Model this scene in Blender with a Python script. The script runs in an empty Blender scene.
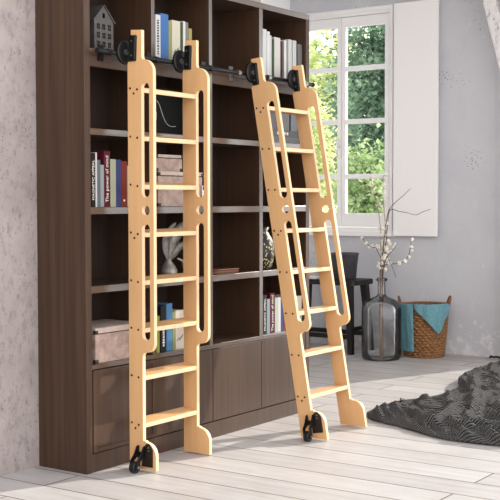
import bpy, bmesh, math, random
from mathutils import Vector, Matrix, noise
from mathutils.geometry import tessellate_polygon

rnd = random.Random(7)
S = bpy.context.scene
COL = S.collection
PI = math.pi

# ------------------------------------------------------------------ helpers
def obj(name, bm, mat=None, parent=None, loc=(0, 0, 0), smooth=False, bevel=0, kind=None, label=None, cat=None, group=None):
    me = bpy.data.meshes.new(name)
    bmesh.ops.recalc_face_normals(bm, faces=bm.faces[:])
    bm.to_mesh(me); bm.free()
    o = bpy.data.objects.new(name, me); COL.objects.link(o)
    if mat:
        for m in (mat if isinstance(mat, (list, tuple)) else [mat]):
            me.materials.append(m)
    o.location = loc
    if parent: o.parent = parent
    if smooth:
        for p in me.polygons: p.use_smooth = True
    if bevel:
        b = o.modifiers.new('bevel', 'BEVEL'); b.width = bevel; b.segments = 2
        b.limit_method = 'ANGLE'; b.angle_limit = math.radians(50)
    if kind: o['kind'] = kind
    if label: o['label'] = label
    if cat: o['category'] = cat
    if group: o['group'] = group
    return o

def thing(name, label, cat, loc=(0, 0, 0), rot=(0, 0, 0), group=None, kind=None):
    o = bpy.data.objects.new(name, None); COL.objects.link(o)
    o.empty_display_size = .05
    o.location = loc; o.rotation_euler = rot
    o['label'] = label; o['category'] = cat
    if group: o['group'] = group
    if kind: o['kind'] = kind
    return o

def box(bm, x0, x1, y0, y1, z0, z1, mi=0):
    v = [bm.verts.new(p) for p in ((x0,y0,z0),(x1,y0,z0),(x1,y1,z0),(x0,y1,z0),(x0,y0,z1),(x1,y0,z1),(x1,y1,z1),(x0,y1,z1))]
    for f in ((0,3,2,1),(4,5,6,7),(0,1,5,4),(1,2,6,5),(2,3,7,6),(3,0,4,7)):
        bm.faces.new([v[i] for i in f]).material_index = mi
    return v

def B(*a, **k):
    bm = bmesh.new(); box(bm, *a, **k); return bm

def frame_of(d):
    d = d.normalized()
    u = d.cross(Vector((0, 0, 1)))
    if u.length < 1e-3: u = d.cross(Vector((0, 1, 0)))
    u.normalize()
    return u, d.cross(u).normalized()

def tube(bm, pts, r, n=10, caps=True):
    pts = [Vector(p) for p in pts]
    rs = list(r) if isinstance(r, (list, tuple)) else [r] * len(pts)
    rings = []; u = None
    for i, p in enumerate(pts):
        d = (pts[min(i+1, len(pts)-1)] - pts[max(i-1, 0)])
        if d.length < 1e-9: d = Vector((0, 0, 1))
        d.normalize()
        if u is None: u, w = frame_of(d)
        else:
            u = (u - d * u.dot(d)).normalized(); w = d.cross(u)
        rings.append([bm.verts.new(p + (u*math.cos(2*PI*k/n) + w*math.sin(2*PI*k/n))*rs[i]) for k in range(n)])
    for a, b in zip(rings, rings[1:]):
        for k in range(n):
            bm.faces.new((a[k], a[(k+1) % n], b[(k+1) % n], b[k]))
    if caps:
        bm.faces.new(rings[0][::-1]); bm.faces.new(rings[-1])

def T(pts, r, n=10):
    bm = bmesh.new(); tube(bm, pts, r, n); return bm

def lathe(bm, prof, n=32, cx=0, cy=0, closed=False):
    rings = []
    for r, z in prof:
        if r < 1e-5: rings.append([bm.verts.new((cx, cy, z))])
        else: rings.append([bm.verts.new((cx + r*math.cos(2*PI*k/n), cy + r*math.sin(2*PI*k/n), z)) for k in range(n)])
    pairs = list(zip(rings, rings[1:]))
    if closed: pairs.append((rings[-1], rings[0]))
    for a, b in pairs:
        for k in range(n):
            k2 = (k+1) % n
            if len(a) == 1 and len(b) == 1: continue
            if len(a) == 1: bm.faces.new((a[0], b[k2], b[k]))
            elif len(b) == 1: bm.faces.new((a[k], a[k2], b[0]))
            else: bm.faces.new((a[k], a[k2], b[k2], b[k]))

def plate(outer, holes, t0, t1, axis='x'):
    """flat board cut to an outline with holes, extruded along an axis"""
    loops = [outer] + list(holes)
    flat = [p for L in loops for p in L]
    tris = tessellate_polygon([[Vector((a, b, 0)) for a, b in L] for L in loops])
    def P(a, b, t): return (t, a, b) if axis == 'x' else ((a, t, b) if axis == 'y' else (a, b, t))
    bm = bmesh.new()
    v0 = [bm.verts.new(P(a, b, t0)) for a, b in flat]
    v1 = [bm.verts.new(P(a, b, t1)) for a, b in flat]
    for t in tris:
        try:
            bm.faces.new([v0[i] for i in t]); bm.faces.new([v1[i] for i in reversed(t)])
        except ValueError: pass
    i0 = 0
    for L in loops:
        n = len(L)
        for k in range(n):
            a, b = i0+k, i0+(k+1) % n
            bm.faces.new((v0[a], v0[b], v1[b], v1[a]))
        i0 += n
    bmesh.ops.dissolve_limit(bm, angle_limit=.01, verts=bm.verts[:], edges=bm.edges[:])
    return bm

def arc(cx, cy, r, a0, a1, n=8):
    return [(cx + r*math.cos(math.radians(a0+(a1-a0)*k/n)), cy + r*math.sin(math.radians(a0+(a1-a0)*k/n))) for k in range(n+1)]

def slot(y0, y1, z0, z1):
    r = abs(y1-y0)/2; c = (y0+y1)/2
    return arc(c, z0+r, r, 180, 360, 10) + arc(c, z1-r, r, 0, 180, 10)

def text_bm(txt, size, depth=.0006, spacing=1.0):
    cu = bpy.data.curves.new('lettering', 'FONT'); cu.body = txt; cu.size = size
    cu.extrude = depth; cu.align_x = 'CENTER'; cu.align_y = 'CENTER'; cu.resolution_u = 2
    cu.space_character = spacing
    o = bpy.data.objects.new('lettering', cu); COL.objects.link(o)
    dg = bpy.context.evaluated_depsgraph_get(); dg.update()
    me = bpy.data.meshes.new_from_object(o.evaluated_get(dg))
    bpy.data.objects.remove(o); bpy.data.curves.remove(cu)
    bm = bmesh.new(); bm.from_mesh(me); bpy.data.meshes.remove(me)
    return bm

# ------------------------------------------------------------------ materials
def mat(name, color, rough=.5, metal=0, spec=.5, coat=0):
    m = bpy.data.materials.new(name); m.use_nodes = True
    b = m.node_tree.nodes['Principled BSDF']
    b.inputs['Base Color'].default_value = (*color, 1)
    b.inputs['Roughness'].default_value = rough
    b.inputs['Metallic'].default_value = metal
    b.inputs['Specular IOR Level'].default_value = spec
    b.inputs['Coat Weight'].default_value = coat
    return m

def N(m, t, **kw):
    n = m.node_tree.nodes.new(t)
    for k, v in kw.items():
        if k in n.inputs: n.inputs[k].default_value = v
        else: setattr(n, k, v)
    return n

def L(m, a, b): m.node_tree.links.new(a, b)
def BS(m): return m.node_tree.nodes['Principled BSDF']

def coords(m, scale, loc=(0, 0, 0), rot=(0, 0, 0)):
    tc = N(m, 'ShaderNodeTexCoord'); mp = N(m, 'ShaderNodeMapping')
    mp.inputs['Scale'].default_value = scale; mp.inputs['Location'].default_value = loc; mp.inputs['Rotation'].default_value = rot
    L(m, tc.outputs['Object'], mp.inputs['Vector']); return mp.outputs['Vector']

def ramp(m, fac, stops, interp='LINEAR'):
    r = N(m, 'ShaderNodeValToRGB'); cr = r.color_ramp; cr.interpolation = interp
    while len(cr.elements) < len(stops): cr.elements.new(.5)
    for e, (p, c) in zip(cr.elements, stops):
        e.position = p; e.color = (*c, 1) if len(c) == 3 else c
    L(m, fac, r.inputs['Fac']); return r.outputs['Color']

def bump(m, h, strength=.3, dist=.01):
    b = N(m, 'ShaderNodeBump', Strength=strength, Distance=dist)
    L(m, h, b.inputs['Height']); L(m, b.outputs['Normal'], BS(m).inputs['Normal'])

def mixc(m, fac, a, b, blend='MIX'):
    x = N(m, 'ShaderNodeMixRGB', blend_type=blend)
    for s, v in (('Fac', fac), ('Color1', a), ('Color2', b)):
        if isinstance(v, (int, float)): x.inputs[s].default_value = v
        elif isinstance(v, tuple): x.inputs[s].default_value = (*v, 1)
        else: L(m, v, x.inputs[s])
    return x.outputs['Color']

def wood(name, c0, c1, scale, rough, spec=.5, bumpy=.05):
    m = mat(name, c0, rough, spec=spec)
    v = coords(m, scale)
    n = N(m, 'ShaderNodeTexNoise', Scale=1.0, Detail=6.0, Roughness=.6)
    L(m, v, n.inputs['Vector'])
    L(m, ramp(m, n.outputs['Fac'], [(.3, c0), (.7, c1)]), BS(m).inputs['Base Color'])
    bump(m, n.outputs['Fac'], bumpy, .002)
    return m

M = {}
M['walnut'] = wood('walnut', (.034, .0155, .008), (.072, .037, .020), (34, 34, 1.1), .5, .4)
M['walnut_flat'] = wood('walnut shelf', (.045, .022, .0115), (.064, .033, .018), (2.2, 60, 60), .24)
M['walnut_edge'] = wood('walnut divider', (.045, .022, .0115), (.064, .033, .018), (70, 70, 2.2), .24)
M['maple'] = wood('maple', (.60, .345, .155), (.68, .40, .19), (60, 22, 1.6), .45, .4)
M['maple_edge'] = wood('maple sunlit edge grain', (.80, .56, .32), (.86, .63, .38), (20, 22, 4), .45, .4)  # pale edge grain, with the sun's brightening mixed into the colour
M['maple_tread'] = wood('maple tread', (.58, .33, .145), (.70, .42, .20), (3, 60, 40), .4, .4)
M['black_metal'] = mat('black metal', (.004, .004, .0045), .38, 0, .3)
M['caster_plate'] = mat('bronze plate', (.035, .020, .013), .45, .4)
M['steel'] = mat('grey metal', (.35, .33, .32), .3, .9)
M['rubber'] = mat('black rubber', (.008, .008, .008), .5, spec=.35)
M['dark_hole'] = mat('screw recess', (.035, .02, .012), .5, .4)
M['white_paint'] = mat('white paint', (.88, .865, .855), .4)
M['shutter_white'] = mat('shutter white', (.90, .875, .86), .45)
M['walnut_shaded'] = wood('shade toned back board', (.018, .009, .006), (.028, .014, .009), (70, 70, 2.2), .6, .3)  # walnut darkened for the back board, shelf shade put into its colour
for k in ('walnut_edge', 'walnut_flat'):
    BS(M[k]).inputs['Coat Weight'].default_value = 1; BS(M[k]).inputs['Coat IOR'].default_value = 1.6; BS(M[k]).inputs['Coat Roughness'].default_value = .30
M['bag_paper'] = mat('white page', (.78, .76, .70), .8)

# white plaster side wall
M['side_wall'] = mat('white plaster', (.85, .85, .86), .9)
# grey lavender plaster with scuffs
def plaster():
    m = mat('grey plaster', (.4, .39, .42), .85, spec=.2)
    v = coords(m, (1, 1, 1))
    n = N(m, 'ShaderNodeTexNoise', Scale=1.6, Detail=7.0, Roughness=.62); L(m, v, n.inputs['Vector'])
    base = ramp(m, n.outputs['Fac'], [(.28, (.53, .53, .565)), (.72, (.63, .63, .66))])
    # pale scuffs low on the wall
    n2 = N(m, 'ShaderNodeTexNoise', Scale=16.0, Detail=6.0, Roughness=.7); L(m, v, n2.inputs['Vector'])
    sep = N(m, 'ShaderNodeSeparateXYZ'); L(m, v, sep.inputs[0])
    mr = N(m, 'ShaderNodeMapRange'); mr.inputs[1].default_value = .34; mr.inputs[2].default_value = .02
    mr.inputs[3].default_value = 0; mr.inputs[4].default_value = .16; L(m, sep.outputs['Z'], mr.inputs[0])
    ad = N(m, 'ShaderNodeMath', operation='ADD'); L(m, n2.outputs['Fac'], ad.inputs[0]); L(m, mr.outputs[0], ad.inputs[1])
    sc = ramp(m, ad.outputs[0], [(.62, (0, 0, 0)), (.72, (1, 1, 1))])
    c = mixc(m, sc, base, (.72, .70, .70))
    # chipped dark flecks
    n3 = N(m, 'ShaderNodeTexNoise', Scale=75.0, Detail=2.0); L(m, v, n3.inputs['Vector'])
    n4 = N(m, 'ShaderNodeTexNoise', Scale=2.1, Detail=1.0); L(m, coords(m, (1, 1, 1), (.3, .1, 0)), n4.inputs['Vector'])
    mu = N(m, 'ShaderNodeMath', operation='MULTIPLY'); L(m, n3.outputs['Fac'], mu.inputs[0]); L(m, n4.outputs['Fac'], mu.inputs[1])
    fl = ramp(m, mu.outputs[0], [(.42, (0, 0, 0)), (.45, (.8, .8, .8))])
    c = mixc(m, fl, c, (.2, .19, .2))
    L(m, c, BS(m).inputs['Base Color'])
    bump(m, n2.outputs['Fac'], .12, .004)
    return m
M['plaster'] = plaster()

def concrete():
    m = mat('bare concrete', (.45, .4, .39), .85, spec=.25)
    v = coords(m, (1, 1, 1))
    n = N(m, 'ShaderNodeTexNoise', Scale=5.0, Detail=8.0, Roughness=.65); L(m, v, n.inputs['Vector'])
    base = ramp(m, n.outputs['Fac'], [(.3, (.30, .255, .243)), (.7, (.42, .362, .345))])
    vo = N(m, 'ShaderNodeTexVoronoi', Scale=58.0); L(m, coords(m, (1, 1, .55)), vo.inputs['Vector'])
    pit = ramp(m, vo.outputs['Distance'], [(.10, (1, 1, 1)), (.20, (0, 0, 0))])
    n2 = N(m, 'ShaderNodeTexNoise', Scale=8.0, Detail=3.0); L(m, v, n2.inputs['Vector'])
    mk = ramp(m, n2.outputs['Fac'], [(.42, (0, 0, 0)), (.60, (1, 1, 1))])
    mm = mixc(m, 1.0, pit, mk, 'MULTIPLY')
    n5 = N(m, 'ShaderNodeTexNoise', Scale=34.0, Detail=6.0, Roughness=.75); L(m, coords(m, (1, 1, .6)), n5.inputs['Vector'])
    base = mixc(m, .75, base, ramp(m, n5.outputs['Fac'], [(.34, (.62, .60, .60)), (.50, (1, 1, 1)), (.66, (1.0, 1.0, 1.0))]), 'MULTIPLY')
    L(m, mixc(m, mm, base, (.13, .105, .10)), BS(m).inputs['Base Color'])
    bump(m, n.outputs['Fac'], .25, .006)
    return m
M['concrete'] = concrete()

def floor_mat():
    m = mat('whitewashed boards', (.7, .68, .66), .42, spec=.35)
    v = coords(m, (1, 1, 1), (0.02, .03, 0), (0, 0, PI/2))
    br = N(m, 'ShaderNodeTexBrick', offset=.37, offset_frequency=2)
    br.inputs['Scale'].default_value = 1.0
    br.inputs['Mortar Size'].default_value = .0050; br.inputs['Mortar Smooth'].default_value = .3
    br.inputs['Brick Width'].default_value = 2.3; br.inputs['Row Height'].default_value = .208
    br.inputs['Color1'].default_value = (.50, .472, .46, 1); br.inputs['Color2'].default_value = (.57, .543, .532, 1)
    br.inputs['Mortar'].default_value = (.17, .13, .11, 1)
    L(m, v, br.inputs['Vector'])
    n = N(m, 'ShaderNodeTexNoise', Scale=1.0, Detail=7.0, Roughness=.65); L(m, coords(m, (26, 1.6, 1)), n.inputs['Vector'])
    g = ramp(m, n.outputs['Fac'], [(.25, (.80, .78, .76)), (.6, (1, 1, 1))])
    c = mixc(m, .9, br.outputs['Color'], g, 'MULTIPLY')
    n2 = N(m, 'ShaderNodeTexNoise', Scale=3.0, Detail=5.0, Roughness=.7); L(m, coords(m, (1.2, .8, 1)), n2.inputs['Vector'])
    g2 = ramp(m, n2.outputs['Fac'], [(.3, (.86, .85, .84)), (.55, (1, 1, 1))])
    L(m, mixc(m, .8, c, g2, 'MULTIPLY'), BS(m).inputs['Base Color'])
    iv = N(m, 'ShaderNodeMath', operation='SUBTRACT'); iv.inputs[0].default_value = 1; L(m, br.outputs['Fac'], iv.inputs[1])
    bump(m, iv.outputs[0], .35, .004)
    return m
M['floor'] = floor_mat()

def beam_mat():
    m = mat('flaking white paint', (.75, .73, .72), .8)
    n = N(m, 'ShaderNodeTexNoise', Scale=28.0, Detail=6.0, Roughness=.7); L(m, coords(m, (1, 1, .5)), n.inputs['Vector'])
    L(m, ramp(m, n.outputs['Fac'], [(.33, (.12, .09, .08)), (.43, (.70, .67, .66)), (.7, (.80, .78, .77))]), BS(m).inputs['Base Color'])
    bump(m, n.outputs['Fac'], .5, .01)
    return m
M['beam'] = beam_mat()

def glass(name, tint, refl=.5, edge=None):
    m = bpy.data.materials.new(name); m.use_nodes = True; nt = m.node_tree
    nt.nodes.remove(BS(m)); out = nt.nodes['Material Output']
    tr = N(m, 'ShaderNodeBsdfTransparent'); tr.inputs['Color'].default_value = (*tint, 1)
    gl = N(m, 'ShaderNodeBsdfGlossy'); gl.inputs['Roughness'].default_value = .03
    fr = N(m, 'ShaderNodeFresnel'); fr.inputs['IOR'].default_value = 1.45
    mu = N(m, 'ShaderNodeMath', operation='MULTIPLY'); mu.inputs[1].default_value = refl; L(m, fr.outputs[0], mu.inputs[0])
    mx = N(m, 'ShaderNodeMixShader'); L(m, mu.outputs[0], mx.inputs[0]); L(m, tr.outputs[0], mx.inputs[1]); L(m, gl.outputs[0], mx.inputs[2])
    if edge:
        lw = N(m, 'ShaderNodeLayerWeight'); lw.inputs['Blend'].default_value = .35
        L(m, ramp(m, lw.outputs['Facing'], [(.15, tint), (.95, edge)]), tr.inputs['Color'])
    L(m, mx.outputs[0], out.inputs['Surface'])
    return m
M['pane'] = glass('window glass', (.97, .98, .98), .35)
M['demijohn'] = glass('smoky glass', (.965, .967, .97), .9, (.55, .56, .58))

def marbled(name, c0, c1, sc):
    m = mat(name, c0, .6)
    n = N(m, 'ShaderNodeTexNoise', Scale=sc, Detail=5.0, Roughness=.65); L(m, coords(m, (1, 1, 1)), n.inputs['Vector'])
    L(m, ramp(m, n.outputs['Fac'], [(.3, c0), (.65, c1)]), BS(m).inputs['Base Color'])
    return m
M['box_paper'] = marbled('mottled pink card', (.25, .165, .13), (.46, .345, .295), 22)
M['box_lid'] = marbled('mottled card lid', (.40, .31, .265), (.56, .46, .41), 22)
M['silver'] = marbled('tarnished silver', (.12, .105, .095), (.40, .37, .34), 26)
BS(M['silver']).inputs['Metallic'].default_value = .45; BS(M['silver']).inputs['Roughness'].default_value = .42
M['pewter'] = marbled('dark pewter', (.04, .036, .032), (.07, .063, .057), 30)
M['dark_wood'] = wood('blackened wood', (.007, .005, .0045), (.013, .010, .009), (30, 30, 5), .45, .3)
M['pot'] = marbled('charcoal clay', (.035, .034, .04), (.06, .058, .066), 12)
M['plate_wood'] = wood('red brown leather', (.075, .02, .008), (.12, .036, .013), (6, 40, 40), .55, .2)
M['bark'] = mat('dry stem', (.10, .065, .045), .7)
M['stem_pale'] = mat('pale stem', (.40, .31, .22), .7)
M['blossom'] = mat('cream blossom', (.85, .80, .70), .75)
M['line_white'] = mat('white line', (.75, .73, .7), .6)
M['ink'] = mat('black ink', (.02, .02, .02), .6)
M['art_black'] = mat('black picture sheet', (.004, .004, .004), .6, spec=.15)

def knit():
    m = mat('charcoal knit', (.04, .038, .04), .95, spec=.1)
    v = coords(m, (1, 1, 1), (0, 0, 0), (0, 0, math.radians(-28)))
    w = N(m, 'ShaderNodeTexWave', bands_direction='X', Scale=25.0, Distortion=.6, Detail=1.0); w.inputs['Detail Scale'].default_value = 3.0
    L(m, v, w.inputs['Vector'])
    w2 = N(m, 'ShaderNodeTexWave', bands_direction='Y', Scale=40.0, Distortion=1.0); L(m, v, w2.inputs['Vector'])
    mx = mixc(m, .35, w.outputs['Color'], w2.outputs['Color'])
    L(m, ramp(m, mx, [(.1, (.010, .009, .0085)), (.9, (.070, .063, .059))]), BS(m).inputs['Base Color'])
    BS(m).inputs['Sheen Weight'].default_value = .25
    bump(m, mx, 1.0, .012)
    return m
M['knit'] = knit()

def cloth_mat():
    m = mat('teal cloth', (.10, .28, .34), .85, spec=.2)
    n = N(m, 'ShaderNodeTexNoise', Scale=120.0, Detail=3.0); L(m, coords(m, (1, 1, .4)), n.inputs['Vector'])
    L(m, ramp(m, n.outputs['Fac'], [(.3, (.10, .235, .275)), (.7, (.155, .32, .365))]), BS(m).inputs['Base Color'])
    bump(m, n.outputs['Fac'], .3, .003)
    return m
M['teal'] = cloth_mat()
def wicker():
    m = mat('wicker', (.3, .15, .06), .55)
    n = N(m, 'ShaderNodeTexNoise', Scale=70.0, Detail=4.0); L(m, coords(m, (1, 1, 2)), n.inputs['Vector'])
    L(m, ramp(m, n.outputs['Fac'], [(.3, (.09, .036, .012)), (.7, (.36, .165, .055))]), BS(m).inputs['Base Color'])
    return m
M['wicker'] = wicker()

def leaf_mat(name, c, c2, tr=.5):
    m = mat(name, c, .6, spec=.3); nt = m.node_tree; b = BS(m); out = nt.nodes['Material Output']
    n = N(m, 'ShaderNodeTexNoise', Scale=3.5, Detail=3.0); L(m, coords(m, (1, 1, 1)), n.inputs['Vector'])
    col = ramp(m, n.outputs['Fac'], [(.35, c), (.65, c2)])
    L(m, col, b.inputs['Base Color'])
    t = N(m, 'ShaderNodeBsdfTranslucent'); L(m, col, t.inputs['Color'])
    mx = N(m, 'ShaderNodeMixShader'); mx.inputs[0].default_value = tr
    L(m, b.outputs[0], mx.inputs[1]); L(m, t.outputs[0], mx.inputs[2]); L(m, mx.outputs[0], out.inputs['Surface'])
    return m
M['leaf_light'] = leaf_mat('yellow green leaves', (.50, .58, .22), (.78, .82, .48))
M['leaf_mid'] = leaf_mat('mid green leaves', (.24, .38, .13), (.66, .76, .45))
M['leaf_dark'] = leaf_mat('dark green leaves', (.045, .12, .07), (.38, .54, .36), .45)

# ------------------------------------------------------------------ the room
floor_bm = bmesh.new(); box(floor_bm, -6.5, 4.7, -6.0, 3.0, -.12, 0)
obj('floor', floor_bm, M['floor'], kind='structure', label='whitewashed wooden board floor of the room', cat='floor')
obj('ground', B(4.7, 40, -25, 25, -.5, -.3), M['plaster'], kind='structure', label='pale ground outside beyond the window', cat='ground')
obj('wall_left', B(-6.5, 1.76, .2885, 1.9, 0, 3.0), M['concrete'], kind='structure', label='bare pinkish grey concrete wall behind the bookcase', cat='wall')
obj('wall_side', B(1.76, 4.45, 1.815, 2.0, 0, 3.0), M['side_wall'], kind='structure', label='white wall beside the window, seen above the bookcase', cat='wall')
wb = plate([(2.0, 0), (2.0, 3.0), (-4.9, 3.0), (-4.9, 0)],
           [[(.842, .905), (.842, 2.712), (1.795, 2.712), (1.795, .905)], [(-.27, .02), (-4.6, .02), (-4.6, 2.74), (-.27, 2.74)]], 4.45, 4.68, 'x')
obj('wall_back', wb, M['plaster'], kind='structure', label='grey lavender plaster wall holding the window', cat='wall')
obj('ceiling', B(1.2, 4.7, -4.9, 2.0, 3.0, 3.12), M['side_wall'], kind='structure', label='white ceiling above the room', cat='ceiling')

# ---- window 1
w1 = thing('window_1', 'white wooden casement window with eight panes and leafy view', 'window', (4.45, 1.318, .905), kind='structure')
def wloc(y, z): return (y-1.318, z-.905)
def rect(y0, y1, z0, z1): return [(y0-1.318, z0-.905), (y1-1.318, z0-.905), (y1-1.318, z1-.905), (y0-1.318, z1-.905)]
obj('window_frame', plate(rect(.838, 1.799, .902, 2.716), [rect(.885, 1.752, .965, 2.655)], -.012, .16), M['white_paint'], w1, bevel=.004)
obj('frame_molding', plate(rect(.845, 1.792, .909, 2.709), [rect(.866, 1.771, .935, 2.682)], -.024, -.012), M['white_paint'], w1, bevel=.004)
obj('window_sill', B(-.03, .05, -.485, .485, -.012, .03), M['white_paint'], w1, bevel=.004)
def casement(y0, y1, handle):
    g0, g1 = y0+.037, y1-.037
    zs = [1.078, 1.354, 1.393, 1.796, 1.834, 2.221, 2.259, 2.572]
    holes = [rect(g0, g1, zs[k], zs[k+1]) for k in (0, 2, 4, 6)]
    c = obj('casement', plate(rect(y0, y1, .968, 2.652), holes, -.006, .035), M['white_paint'], w1, bevel=.005)
    for k in (0, 2, 4, 6):
        p0 = rect(g0-.004, g1+.004, zs[k]-.004, zs[k+1]+.004)
        obj('pane', B(.013, .017, p0[0][0], p0[1][0], p0[0][1], p0[2][1]), M['pane'], c, label='clear window pane')
    return c
c_r = casement(.888, 1.316, False)
c_l = casement(1.320, 1.749, True)
hb = bmesh.new(); box(hb, -.012, -.006, .012, .032, .70, .79); tube(hb, [(-.012, .022, .76), (-.035, .022, .76), (-.038, .022, .66)], .008, 8)
obj('handle', hb, M['white_paint'], c_l, smooth=True)

# ---- shutter folded back against the wall
sh = thing('window_shutter', 'tall plain white shutter folded back against the grey wall right of the window', 'shutter', (4.43, .645, .905))
obj('panel', B(-.034, -.004, -.198, .176, -.004, 1.806), M['shutter_white'], sh, bevel=.004)
for (z0, z1) in ((.05, .86), (.94, 1.76)):
    obj('inset', plate([(-.15, z0), (.14, z0), (.14, z1), (-.15, z1)], [[(-.147, z0+.003), (.137, z0+.003), (.137, z1-.003), (-.147, z1-.003)]], -.0335, -.031), M['shutter_white'], sh)
for z in (.25, .9, 1.55):
    obj('hinge', T([(-.03, .191, z-.03), (-.03, .191, z+.03)], .005, 8), M['white_paint'], sh)

# ---- big window further right (daylight), painted timber post and brace
w2 = thing('window_2', 'wide glazed opening in the grey wall', 'window', (4.5, -2.6, 0), kind='structure')
obj('window_frame', plate([(-2.0, .02), (2.33, .02), (2.33, 2.74), (-2.0, 2.74)], [[(-1.95, .07), (2.29, .07), (2.29, 2.69), (-1.95, 2.69)]], 0, .1), M['white_paint'], w2)
obj('pane', B(.05, .055, -1.95, 2.29, .07, 2.69), M['pane'], w2)
d = Vector((0, .276, 1)).normalized()
e0 = Vector((4.25, -.14, 2.012)); e1 = e0 + d * 1.04
u = Vector((0, d.z, -d.y))
bb = bmesh.new(); rings = []
for k in range(25):
    p = e0.lerp(e1, k/24); q = []
    for (a, b) in ((0, 0), (0, -.105), (.17, -.105), (.17, 0)):
        j = Vector((noise.noise(p*6+Vector((a*9, b*9, 0)))*.006, noise.noise(p*5+Vector((3, a*9, b*9)))*.007, 0))
        q.append(bb.verts.new(p + Vector((a, 0, 0)) + u*(-b if False else b*-1)*-1 + j))
    rings.append(q)
for a, b in zip(rings, rings[1:]):
    for k in range(4): bb.faces.new((a[k], a[(k+1) % 4], b[(k+1) % 4], b[k]))
bb.faces.new(rings[0]); bb.faces.new(rings[-1])
obj('trim_1', bb, M['beam'], kind='structure', bevel=.006, label='slanting timber brace with flaking white paint, upper right', cat='beam')
obj('trim_2', B(4.25, 4.42, -.285, -.165, 0, 3.0), M['beam'], kind='structure', bevel=.006, label='upright white painted timber post beside the brace', cat='post')

# ------------------------------------------------------------------ bookcase
W, D, H = 1.813, .2865, 2.2
bc = thing('bookcase', 'tall dark brown wooden bookcase with four columns of open shelves above low doors', 'bookcase', (0, 0, 0))
V = M['walnut']; VF = M['walnut_flat']
obj('side_panel', B(0, .037, 0, D, 0, H-.03), V, bc, bevel=.002)
obj('side_panel', B(1.778, W, 0, D, 0, H-.03), V, bc, bevel=.002)
obj('top_panel', B(0, W, -.002, D, H-.03, H), VF, bc, bevel=.002)
obj('back_panel', B(.037, 1.778, .268, D-.001, .0, H-.03), M['walnut_shaded'], bc)
cols = [(.037, .448), (.471, .886), (.911, 1.322), (1.353, 1.778)]
for a, b in ((.448, .471), (.886, .911), (1.322, 1.353)):
    obj('divider', B(a, b, .001, .268, .447, H-.03), M['walnut_edge'], bc, bevel=.0015)
LV = [(.468, .021), (.808, .031), (1.148, .031), (1.486, .028), (1.826, .03)]
for z, t in LV:
    for a, b in cols:
        obj('shelf', B(a, b, .001, .268, z-t, z), VF, bc, bevel=.0015)
for a, b in cols:
    obj('rail_board', B(a, b, .001, .02, 1.749, 1.795), M['walnut'], bc, bevel=.0015)
obj('plinth', B(.037, 1.778, .006, .02, 0, .08), M['walnut'], bc)
for i, (a, b) in enumerate(((.040, .469), (.473, .908), (.913, 1.336), (1.340, 1.775))):
    dm = bmesh.new(); box(dm, a, b, .001, .02, .086, .444)
    dr = obj('door', dm, V, bc, bevel=.0015)
    if i == 0:
        obj('door_frame', plate([(a, .086), (b, .086), (b, .444), (a, .444)], [[(a+.022, .105), (b-.03, .105), (b-.03, .43), (a+.022, .43)]], -.004, .001, 'y'), V, dr, bevel=.001)

# ladder rail
rl = thing('ladder_rail', 'black tubular ladder rail running along the bookcase front', 'rail', (.03, -.05, 1.81))
obj('tube', T([(0, 0, 0), (1.735, 0, 0)], .0105, 14), M['black_metal'], rl, smooth=True)
for x in (.07, .39, .80, 1.03, 1.30, 1.66):
    b = bmesh.new(); tube(b, [(x, 0, 0), (x, .0495, 0)], .008, 10); tube(b, [(x-.012, 0, 0), (x+.012, 0, 0)], .0145, 14)
    box(b, x-.016, x+.016, .044, .0498, -.035, .035)
    obj('bracket', b, M['steel'] if x > 1 else M['black_metal'], rl)
for x in (0, 1.735):
    obj('end_cap', T([(x-.005, 0, 0), (x+.005, 0, 0)], .0125, 14), M['black_metal'], rl)

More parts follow.
